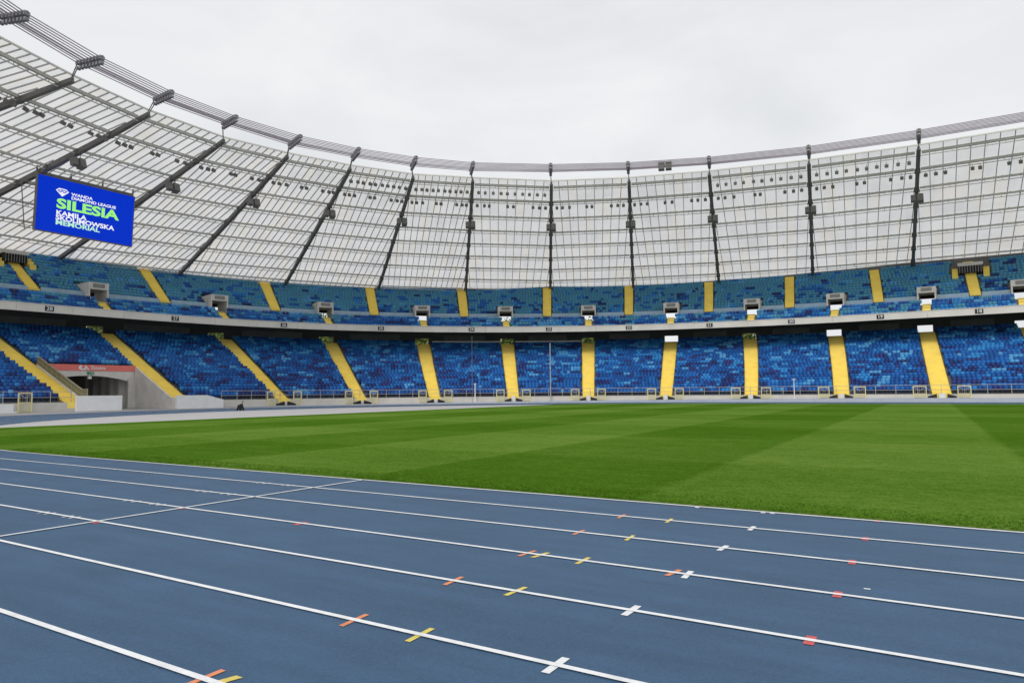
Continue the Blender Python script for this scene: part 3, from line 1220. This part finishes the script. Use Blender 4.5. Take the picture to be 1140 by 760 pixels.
# loudspeaker clusters under the girders
first = None
for k in range(1, 14):
    loc = RP(k, 0, PUR[2], -1.35)
    lab = f'dark loudspeaker cluster hanging under the {ORD[k - 1]} roof girder from the left'
    if first is None:
        e = empty('loudspeaker_cluster', loc, lab, 'loudspeaker', 'loudspeakers under the roof girders')
        e.rotation_euler = (0, 0, 0)
        a_ = MB()
        a_.bar((-.9, 0, .15), (.9, 0, .15), .14, .14)
        a_.bar((-.5, 0, .2), (-.5, 0, .95), .08)
        a_.bar((.5, 0, .2), (.5, 0, .95), .08)
        pr = [('frame', 'girder_dark', a_)]
        b_ = MB()
        b_.box((-.62, -.1, -.45), (.42, 0, 0), (0, .42, -.12), (0, .14, .5))
        pr.append(('cabinet', 'girder_dark', b_))
        c_ = MB()
        c_.box((.55, -.15, -.5), (.52, 0, 0), (0, .5, -.18), (0, .2, .58))
        pr.append(('cabinet', 'girder_dark', c_))
        parts = []
        for nm_, mt_, m__ in pr:
            q = m__.build(nm_, mt_)
            q.parent = e
            parts.append(q)
        first = (e, parts)
        root = e
    else:
        root = first[0].copy()
        COL.objects.link(root)
        root['label'] = lab
        for q in first[1]:
            c2 = q.copy()
            COL.objects.link(c2)
            c2.parent = root
    root.location = loc
    root.scale = (.68, .7, .8)
    d = inward(k)
    root.rotation_euler = (0, 0, math.atan2(-d.x, d.y) + math.pi)

# ------------------------------------------------------------------ video screen
TL, TR = Vector((-83.35, 36.8, 25.6)), Vector((-83.6, 47.55, 25.55))
sx = (TR - TL).normalized()
WID, HGT = (TR - TL).length, 6.0
nrm = sx.cross(Vector((0, 0, 1))).normalized()      # faces the pitch
if nrm.x < 0:
    nrm = -nrm
tilt = rad(3)
dn = (Vector((0, 0, -1)) * math.cos(tilt) - nrm * math.sin(tilt)).normalized()
sn = sx.cross(-dn).normalized()
if sn.x < 0:
    sn = -sn
scr = empty('video_screen', TL.lerp(TR, .5) + dn * HGT, 'large blue video screen hung from the roof with event lettering', 'video screen')
def SP(x, y, z=0.0): return TL + sx * x + dn * y + sn * z
mb = MB()
mb.box8([SP(-.1, HGT + .1, -.38), SP(WID + .1, HGT + .1, -.38), SP(WID + .1, HGT + .1, -.02), SP(-.1, HGT + .1, -.02),
         SP(-.1, -.1, -.38), SP(WID + .1, -.1, -.38), SP(WID + .1, -.1, -.02), SP(-.1, -.1, -.02)])
mb.build('casing', 'girder_dark', scr)
mb = MB()
mb.face([SP(0, HGT, 0), SP(WID, HGT, 0), SP(WID, 0, 0), SP(0, 0, 0)])
pan = mb.build('display', 'screen_blue', scr)
mb = MB()
for x in (0.0, WID * .33, WID * .66, WID):
    mb.bar(SP(x, 0, -.4), SP(x, -1.3, -.4), .14)
    mb.bar(SP(x, .2, -.38), SP(x, 0, -1.9), .09)
for y in (0.9, HGT - .1):
    mb.bar(SP(-.05, y, -.7), SP(-.9, y - .2, -1.7), .09)
mb.bar(SP(-.9, .6, -1.7), SP(-.5, HGT, -1.2), .10)
mb.bar(SP(0, -.25, -.4), SP(WID, -.25, -.4), .3, .35)
mb.build('hanger', 'girder_dark', scr)


def scr_text(body, x, y, size, m_, xs=1.25, bold=0.012, name='lettering'):
    Mx = frame_matrix(SP(x * WID, y * HGT, 0.02), sx, -dn)
    text_mesh(name, body, size, Mx, m_, scr, bold=bold, xs=xs, align='LEFT', thick=0.006)


# faceted diamond emblem
mb = MB()
ex, ey, es = 0.235 * WID, 0.235 * HGT, 0.058 * WID
def E2(x, y): return SP(ex + x * es * 1.12, ey - y * es * .8, 0.02)
mb.face([E2(-1, .25), E2(0, -1), E2(1, .25), E2(.55, .8), E2(-.55, .8)])
em = mb.build('emblem', 'screen_white', scr)
mb = MB()
def E3(x, y): return SP(ex + x * es * 1.12, ey - y * es * .8, 0.03)
for a_, b_ in (((-.72, .3), (-.3, -.1)), ((-.3, -.1), (-.05, .32)), ((-.05, .32), (.25, -.1)), ((.25, -.1), (.7, .35)), ((-.72, .3), (.0, .5)), ((.0, .5), (.7, .35))):
    mb.bar(E3(*a_), E3(*b_), .085, .02, up=sn)
mb.build('emblem_line', 'screen_blue', em)
scr_text('WANDA', 0.325, 0.235, 0.46, 'screen_white', 1.30, 0.012)
scr_text('DIAMOND LEAGUE', 0.325, 0.305, 0.46, 'screen_white', 1.27, 0.012)
scr_text('SILESIA', 0.185, 0.46, 1.50, 'screen_green', 1.50, 0.055)
scr_text('KAMILA', 0.185, 0.63, 0.72, 'screen_white', 1.30, 0.022)
scr_text('SKOLIMOWSKA', 0.185, 0.72, 0.72, 'screen_white', 1.27, 0.022)
scr_text('MEMORIAL', 0.185, 0.81, 0.72, 'screen_mint', 1.38, 0.022)

# ------------------------------------------------------------------ tunnel below the left block
tun = empty('players_tunnel', rg(8, W0, 0), 'concrete tunnel mouth with red banner between two yellow stairs', 'tunnel')
zb = 5.0
tl, tr = tun_l(TB), tun_r(TB)
mb = MB()
# beam with an arched soffit
n = 18
zs0, rise = 3.0, 0.85
for i in range(n):
    x0, x1 = i / n, (i + 1) / n
    za = zs0 + rise * (1 - (2 * x0 - 1) ** 2)
    zc = zs0 + rise * (1 - (2 * x1 - 1) ** 2)
    s_a, s_b = tl + (tr - tl) * x0, tl + (tr - tl) * x1
    mb.box8([rg(s_a, TB, za), rg(s_b, TB, zc), rg(s_b, TB + .6, zc), rg(s_a, TB + .6, za),
             rg(s_a, TB, zb), rg(s_b, TB, zb), rg(s_b, TB + .6, zb), rg(s_a, TB + .6, zb)])
for s_ in (tl + .35, tr - .55):
    sweep(mb, s_ - .35, s_ + .55, [(TB - .25, -.01), (TB - .25, 3.6), (TB - .01, 3.6), (TB - .01, -.01)], step=1)
mb.build('arch_beam', 'concrete', tun)
mb = MB()
# side walls following the stairs
for fs, sg in ((tun_l, -1), (tun_r, 1)):
    os_ = [W0 - .1 + (TB - W0) * i / 10 for i in range(11)]
    for i in range(10):
        oa, ob = os_[i], os_[i + 1]
        za, zc = max(1.25, 1.1 + .421 * (oa - RO)), max(1.25, 1.1 + .421 * (ob - RO))
        sa, sb = fs(oa), fs(ob)
        mb.box8([rg(sa - .1, oa, -.01), rg(sa + .1, oa, -.01), rg(sb + .1, ob, -.01), rg(sb - .1, ob, -.01),
                 rg(sa - .1, oa, za), rg(sa + .1, oa, za), rg(sb + .1, ob, zc), rg(sb - .1, ob, zc)])
    # inner passage
    sweep(mb, fs(TB + 6) - .15 - .3 * (sg > 0), fs(TB + 6) + .15 + .3 * (sg < 0), [(TB + .61, -.01), (TB + .61, 4.2), (18, 4.2), (18, -.01)], step=1)
for i in range(5):
    o_ = TB + 2 + 2.4 * i
    sweep(mb, tun_r(o_) - 1.0, tun_r(o_) - .4, [(o_, 0), (o_, 4.1), (o_ + .5, 4.1), (o_ + .5, 0)], step=1)
sweep(mb, tl - 1, tr + 1, [(17.5, -.01), (17.5, 4.2), (17.8, 4.2), (17.8, -.01)], step=1)
sweep(mb, tl - 1, tr + 1, [(TB + .62, 4.2), (TB + .62, 4.5), (17.8, 4.5), (17.8, 4.2)], step=1)
mb.build('side_wall', 'concrete', tun)
mb = MB()
sweep(mb, tl - .1, tr + .05, [(TB - .06, 4.42), (TB - .06, 5.12), (TB - .015, 5.12), (TB - .015, 4.42)], step=.5)
bn = mb.build('banner', 'red_banner', tun)
sm = tl + (tr - tl) * .52
ax, nx_ = dirs(sm)
if ax.dot(rg(sm + 1, 0, 0) - rg(sm, 0, 0)) < 0:
    ax = -ax
pc = rg(sm - .9, TB - .075, 4.77)
mb = MB()
for i in range(20):
    t0, t1 = 2 * math.pi * i / 20, 2 * math.pi * (i + 1) / 20
    if 3 <= i <= 5:
        continue
    f = lambda t, r: pc + ax * (math.cos(t) * r * 1.5) + Vector((0, 0, math.sin(t) * r * .85))
    mb.face([f(t0, .33), f(t1, .33), f(t1, .13), f(t0, .13)])
mb.face([pc + ax * .2 + Vector((0, 0, -.1)), pc + ax * .62 + Vector((0, 0, -.27)), pc + ax * .68 + Vector((0, 0, -.12)), pc + ax * .3 + Vector((0, 0, .02))])
mb.build('emblem', 'white_paint', bn)
text_mesh('lettering', 'Śląskie', 0.52, frame_matrix(rg(sm + .75, TB - .075, 4.74), ax, (0, 0, 1)), 'white_paint', bn, bold=.008, xs=1.1)
mb = MB()
e0 = rg(sm - .1, TB - .12, 4.16)
mb.box(e0, ax * .34, nx_ * .06, (0, 0, .15))
ex_ = mb.build('exit_sign', 'exit_green', tun)
mb = MB()
mb.bar(e0 - nx_ * .07 - ax * .18, e0 - nx_ * .07 + ax * .14, .05, .03)
mb.face([e0 - nx_ * .075 + ax * .1 + Vector((0, 0, .09)), e0 - nx_ * .075 + ax * .26, e0 - nx_ * .075 + ax * .1 - Vector((0, 0, .09))])
mb.build('arrow', 'white_paint', ex_)
mb = MB()
l0 = rg(sm - .25, TB - .25, 3.62)
mb.box(l0, ax * .17, nx_ * .12, (0, 0, .14))
mb.bar(l0, l0 + Vector((0, 0, .35)), .05)
mb.build('lamp', 'white_paint', tun)
# sloping handrail along the left stair
mb = MB()
hp = []
for i in range(11):
    o_ = W0 - .1 + (TB - W0) * i / 10
    z_ = max(1.25, 1.1 + .421 * (o_ - RO))
    hp.append((rg(tun_l(o_), o_, z_), rg(tun_l(o_), o_, z_ + 0.95)))
for i in range(10):
    mb.bar(hp[i][1], hp[i + 1][1], .10, .10, 0)
    mb.bar(hp[i][0] + Vector((0, 0, .48)), hp[i + 1][0] + Vector((0, 0, .48)), .04, .04, 0)
for a_, b_ in hp:
    mb.bar(a_, b_, .06, .06, 0)
mb.build('handrail', 'rail_olive', tun)
mb = MB()
for i in range(10):
    mb.face([hp[i][0] + Vector((0, 0, .05)), hp[i + 1][0] + Vector((0, 0, .05)), hp[i + 1][1] - Vector((0, 0, .08)), hp[i][1] - Vector((0, 0, .08))])
mat('mesh_infill', (0.20, 0.19, 0.12), 0.6, 0.15, 3)
mb.build('infill_panel', 'mesh_infill', tun)

for nm_, a_, b_, lab in (('left', 2.35, 6.75, 'low white concrete wall left of the tunnel opening'), ('right', 13.1, 19.6, 'low white concrete wall right of the tunnel opening with sloped end')):
    mb = MB()
    if nm_ == 'left':
        sweep(mb, a_, b_, [(W0 - .45, -.01), (W0 - .45, 1.55), (W0 - .12, 1.55), (W0 - .12, -.01)], step=1)
    else:
        ss_ = [a_, b_ - 2.4, b_]
        for i, (p, q) in enumerate(((a_, b_ - 2.4), (b_ - 2.4, b_))):
            z1, z2 = (1.5, 1.5) if i == 0 else (1.5, .95)
            mb.box8([rg(p, W0 - .5, -.01), rg(q, W0 - .5, -.01), rg(q, W0 - .12, -.01), rg(p, W0 - .12, -.01),
                     rg(p, W0 - .5, z1), rg(q, W0 - .5, z2), rg(q, W0 - .12, z2), rg(p, W0 - .12, z1)])
    tag(mb.build('barrier_wall', 'white_paint'), lab, 'low wall', 'white walls beside the tunnel')
mb = MB()
sweep(mb, -7.2, -4.75, [(W0 - 1.2, -.01), (W0 - 1.2, .82), (W0 - .8, .82), (W0 - .8, -.01)], step=1)
for q in (-7.0, -4.95):
    mb.box(rg(q, W0 - 1.0, .06), Vector((.2, 0, 0)), Vector((0, .45, 0)), (0, 0, .06))
tag(mb.build('barrier_block', 'white_paint'), 'white barrier block standing before the fence at the left edge', 'barrier')

# ------------------------------------------------------------------ perimeter fence, gates, wedges
fen = empty('perimeter_fence', rg(70, W0, .9), 'thin grey steel fence on the wall in front of the lower seats', 'fence')
fsegs = [(S0, 2.0), (19.6, S1)]
for a_, b_ in fsegs:
    for z_ in (1.98, 1.42):
        mb = MB()
        ss_ = srange(a_, b_, 2.4)
        for i in range(len(ss_) - 1):
            mb.bar(rg(ss_[i], W0 + .05, z_), rg(ss_[i + 1], W0 + .05, z_), .05, .05)
        mb.build('rail', 'steel_pale', fen)
for a_, b_ in fsegs:
    for s_ in srange(a_, b_, 2.4):
        mb = MB()
        mb.bar(rg(s_, W0 + .05, .9), rg(s_, W0 + .05, 2.0), .055, .055)
        mb.build('post', 'steel_pale', fen)


def gate(s_, lab):
    e = empty('fence_gate', rg(s_, W0 - .18, 0), lab, 'gate', 'yellow framed gates in the fence')
    hw = .66
    g0 = kz(s_) - .016 if s_ > 21 else 0.0
    mb = MB()
    for sg in (-1, 1):
        mb.bar(rg(s_ + sg * hw, W0 - .18, g0), rg(s_ + sg * hw, W0 - .18, 1.88), .10, .09)
    mb.bar(rg(s_ - hw, W0 - .18, 1.84), rg(s_ + hw, W0 - .18, 1.84), .09, .10)
    mb.bar(rg(s_ - hw, W0 - .18, .94), rg(s_ + hw, W0 - .18, .94), .07, .07)
    mb.bar(rg(s_ - hw, W0 - .18, g0 + .10), rg(s_ + hw, W0 - .18, g0 + .10), .07, .08)
    mb.build('frame', 'yellow_frame', e)
    mb = MB()
    sweep(mb, s_ - hw + .06, s_ + hw - .06, [(W0 - .19, g0 + .16), (W0 - .19, .90), (W0 - .165, .90), (W0 - .165, g0 + .16)], step=2)
    mb.build('lower_panel', 'gate_panel', e)
    mb = MB()
    for i in range(5):
        q = s_ - hw + .2 + i * .23
        mb.bar(rg(q, W0 - .18, .97), rg(q, W0 - .18, 1.8), .02, .02)
    # cross brace with a pale plate
    mb.bar(rg(s_ - hw, W0 - .18, 1.8), rg(s_, W0 - .18, 1.35), .05, .04)
    mb.bar(rg(s_ + hw, W0 - .18, 1.8), rg(s_, W0 - .18, 1.35), .05, .04)
    mb.build('mesh_panel', 'steel_pale', e)


mat('gate_panel', (0.52, 0.50, 0.38), 0.7, 0.1, 2)
gate(-3.1, 'pale yellow gate at the left edge, left of the tunnel')
vis = [3, 4, 5, 6, 7, 8, 9, 10, 11]
for q, k in enumerate(vis):
    nm_ = ORD[q]
    for sg, w_ in ((-1, 'left'), (1, 'right')):
        gate(AISLE[k][0] + sg * 2.25, f'pale yellow gate just {w_} of the {nm_} stair foot right of the tunnel')
wedge = None
for q, k in enumerate(vis):
    s_ = AISLE[k][0]
    for sg, w_ in ((-1, 'left'), (1, 'right')):
        c_ = s_ + sg * 0.98
        mb = MB()
        ax_, nn_ = dirs(c_)
        if ax_.dot(rg(c_ + 1, 0, 0) - rg(c_, 0, 0)) < 0:
            ax_ = -ax_
        p_ = rg(c_, W0 - .75, kz(c_) - .016)
        A_, B_ = ax_ * .46, nn_ * .3
        hi, lo = .50, .20
        zl_, zr_ = (lo, hi) if sg < 0 else (hi, lo)
        mb.box8([p_ - A_ - B_, p_ + A_ - B_, p_ + A_ + B_, p_ - A_ + B_,
                 p_ - A_ - B_ * .6 + Vector((0, 0, zl_)), p_ + A_ - B_ * .6 + Vector((0, 0, zr_)), p_ + A_ + B_ + Vector((0, 0, zr_)), p_ - A_ + B_ + Vector((0, 0, zl_))])
        mb.bar(p_ - A_ * .5 - B_ * .9 + Vector((0, 0, .14)), p_ + A_ * .5 - B_ * .9 + Vector((0, 0, .14)), .04, .06)
        tag(mb.build('wedge_speaker', 'black'), f'black wedge box {w_} of centre at the {ORD[q]} stair foot right of the tunnel', 'speaker', 'black wedges at the stair feet')
    mb = MB()
    tall = k >= 6
    sweep(mb, s_ - .34, s_ + .34, [(W0 - .35, kz(s_) - .016), (W0 - .35, .95 if tall else .55), (W0 - .22, .95 if tall else .55), (W0 - .22, kz(s_) - .016)], step=1)
    mb.bar(rg(s_ - .34, W0 - .29, .98 if tall else .58), rg(s_ + .34, W0 - .29, .98 if tall else .58), .16, .05)
    tag(mb.build('stair_gate', 'white_paint'), f'small white panel at the {ORD[q]} stair foot right of the tunnel', 'panel', 'white panels at the stair feet')

# ------------------------------------------------------------------ number signs on the balcony front
NUM = [(4.98, '28'), (19.81, '27'), (35.01, '26'), (49.84, '25'), (64.24, '24'), (76.71, '23'), (89.54, '22'), (102.13, '21'), (114.05, '20'), (125.72, '19'), (137.29, '18')]
for s_, tx in NUM:
    ax_, nn_ = dirs(s_)
    if ax_.dot(rg(s_ + 1, 0, 0) - rg(s_, 0, 0)) < 0:
        ax_ = -ax_
    c_ = rg(s_, -.04, 11.66)
    e = empty('sector_sign', c_, f'small black sign with white number {tx} on the balcony front', 'sign', 'number signs on the balcony')
    mb = MB()
    mb.box(c_, ax_ * .46, nn_ * .025, (0, 0, .29))
    mb.build('plate', 'black', e)
    text_mesh('number', tx, 0.6, frame_matrix(c_ - nn_ * .04, ax_, (0, 0, 1)), 'white_paint', e, bold=.012, xs=1.1)

# ------------------------------------------------------------------ rails and poles
for a_, b_, lab in ((58.75, 69.2, 'white rail at the top of the seats left of the middle stair'), (71.5, 81.8, 'white rail at the top of the seats right of the middle stair')):
    mb = MB()
    sweep(mb, a_, b_, [(7.75, 10.02), (7.75, 10.32), (7.95, 10.32), (7.95, 10.02)], step=1.5)
    for s_ in srange(a_ + .2, b_ - .2, 2.5):
        mb.bar(rg(s_, 7.85, 9.59), rg(s_, 7.85, 10.02), .08)
    tag(mb.build('guard_rail', 'white_paint'), lab, 'rail', 'white rails above the seats')


def pole(s_, h, r, m_, lab, name):
    mb = MB()
    b_ = rg(s_, W0 - .7, kz(s_) - .016)
    h -= kz(s_)
    mb.tube(b_, b_ + Vector((0, 0, .06)), r * 2.4, 10)
    mb.tube(b_ + Vector((0, 0, .06)), b_ + Vector((0, 0, h)), r, 8, r2=r * .8)
    mb.tube(b_ + Vector((0, 0, h)), b_ + Vector((0, 0, h + .12)), r * 1.3, 8)
    if h < 4:
        mb.bar(b_ + Vector((-.25, 0, h)), b_ + Vector((.25, 0, h)), .06)
    tag(mb.build(name, m_), lab, 'pole')


pole(76.6, 8.3, .09, 'steel_pale', 'tall thin grey pole before the seats right of the middle stair', 'net_pole')
pole(63.0, 9.3, .03, 'steel_grey', 'very thin dark pole before the seats left of the middle stair', 'net_pole')
pole(63.5, 2.7, .08, 'white_paint', 'short white post by the fence left of the middle stair', 'short_post')
pole(115.7, 2.9, .06, 'white_paint', 'short thin white post by the fence near the third stair from the right', 'short_post')

# ------------------------------------------------------------------ dark cart on the track edge
cb = Vector((-58.6, 44.3, 0))
e = empty('equipment_cart', cb, 'small black equipment cart on the bend of the track near the tunnel', 'cart')
mb = MB()
mb.box8([cb + Vector((-.35, -.5, .22)), cb + Vector((.35, -.5, .22)), cb + Vector((.35, .5, .22)), cb + Vector((-.35, .5, .22)),
         cb + Vector((-.3, -.38, .72)), cb + Vector((.3, -.38, .72)), cb + Vector((.3, .25, .95)), cb + Vector((-.3, .25, .95))])
mb.build('case', 'black', e)
mb = MB()
mb.bar(cb + Vector((0, .35, .7)), cb + Vector((0, .5, 1.25)), .07)
mb.bar(cb + Vector((-.25, .5, 1.25)), cb + Vector((.25, .5, 1.25)), .07)
mb.build('handle', 'black', e)
for px in (-.36, .36):
    for py in (-.35, .35):
        mb = MB()
        mb.tube(cb + Vector((px - .05, py, .17)), cb + Vector((px + .05, py, .17)), .17, 12)
        mb.build('wheel', 'black', e)

e.scale = (.55, .55, .7)

# ------------------------------------------------------------------ trees outside, seen through the doorways
def tree_mesh():
    r = np.random.RandomState(11)
    mb = MB()
    cl = []
    for i in range(80):
        v = r.normal(size=3)
        v /= np.linalg.norm(v)
        rr = r.rand() ** .4
        cl.append((v * rr * np.array([4.4, 4.4, 5.0]) + np.array([0, 0, 11.0]), 0.9 + .9 * r.rand()))
    for c_, rad_ in cl:
        for j in range(60):
            p = c_ + r.normal(size=3) * rad_ * .55
            a = r.normal(size=3); a /= np.linalg.norm(a)
            b = np.cross(a, r.normal(size=3)); b /= np.linalg.norm(b)
            s_ = .2 + .2 * r.rand()
            mb.face([p - a * s_, p + b * s_ * .6, p + a * s_, p - b * s_ * .6], int(r.rand() < .4))
    t = MB()
    t.tube((0, 0, 0), (0.1, 0, 4), .32, 9, r2=.24)
    t.tube((0.1, 0, 4), (0, .2, 9), .24, 9, r2=.1)
    for i in range(6):
        an_ = i * 1.05
        t.tube((0.08, 0.02, 4 + i * .6), (2.4 * math.cos(an_), 2.4 * math.sin(an_), 8 + i * .5), .12, 6, r2=.03)
    return mb, t


cm, tm = tree_mesh()
proto = None
for q, k in enumerate((2, 3, 4, 5, 6, 7, 9)):
    d_ = rg(aisle_s(k, OB), OB, 0)
    g_ = d_ * (1 + 30 / d_.length)
    lab = f'leafy green tree outside, seen through the doorway above the {ORD[k - 1]} yellow stair'
    if proto is None:
        e = empty('leafy_tree', g_, lab, 'tree', 'trees outside the stadium')
        ps = [cm.build('crown', ['leaf_a', 'leaf_b']), tm.build('trunk', 'bark')]
        for p_ in ps:
            p_.parent = e
        proto = (e, ps)
        root = e
    else:
        root = proto[0].copy()
        COL.objects.link(root)
        root['label'] = lab
        for p_ in proto[1]:
            c2 = p_.copy()
            COL.objects.link(c2)
            c2.parent = root
    root.location = g_
    root.rotation_euler = (0, 0, q * 1.3)
    root.scale = (1, 1, 1.0 + .04 * (q % 3))
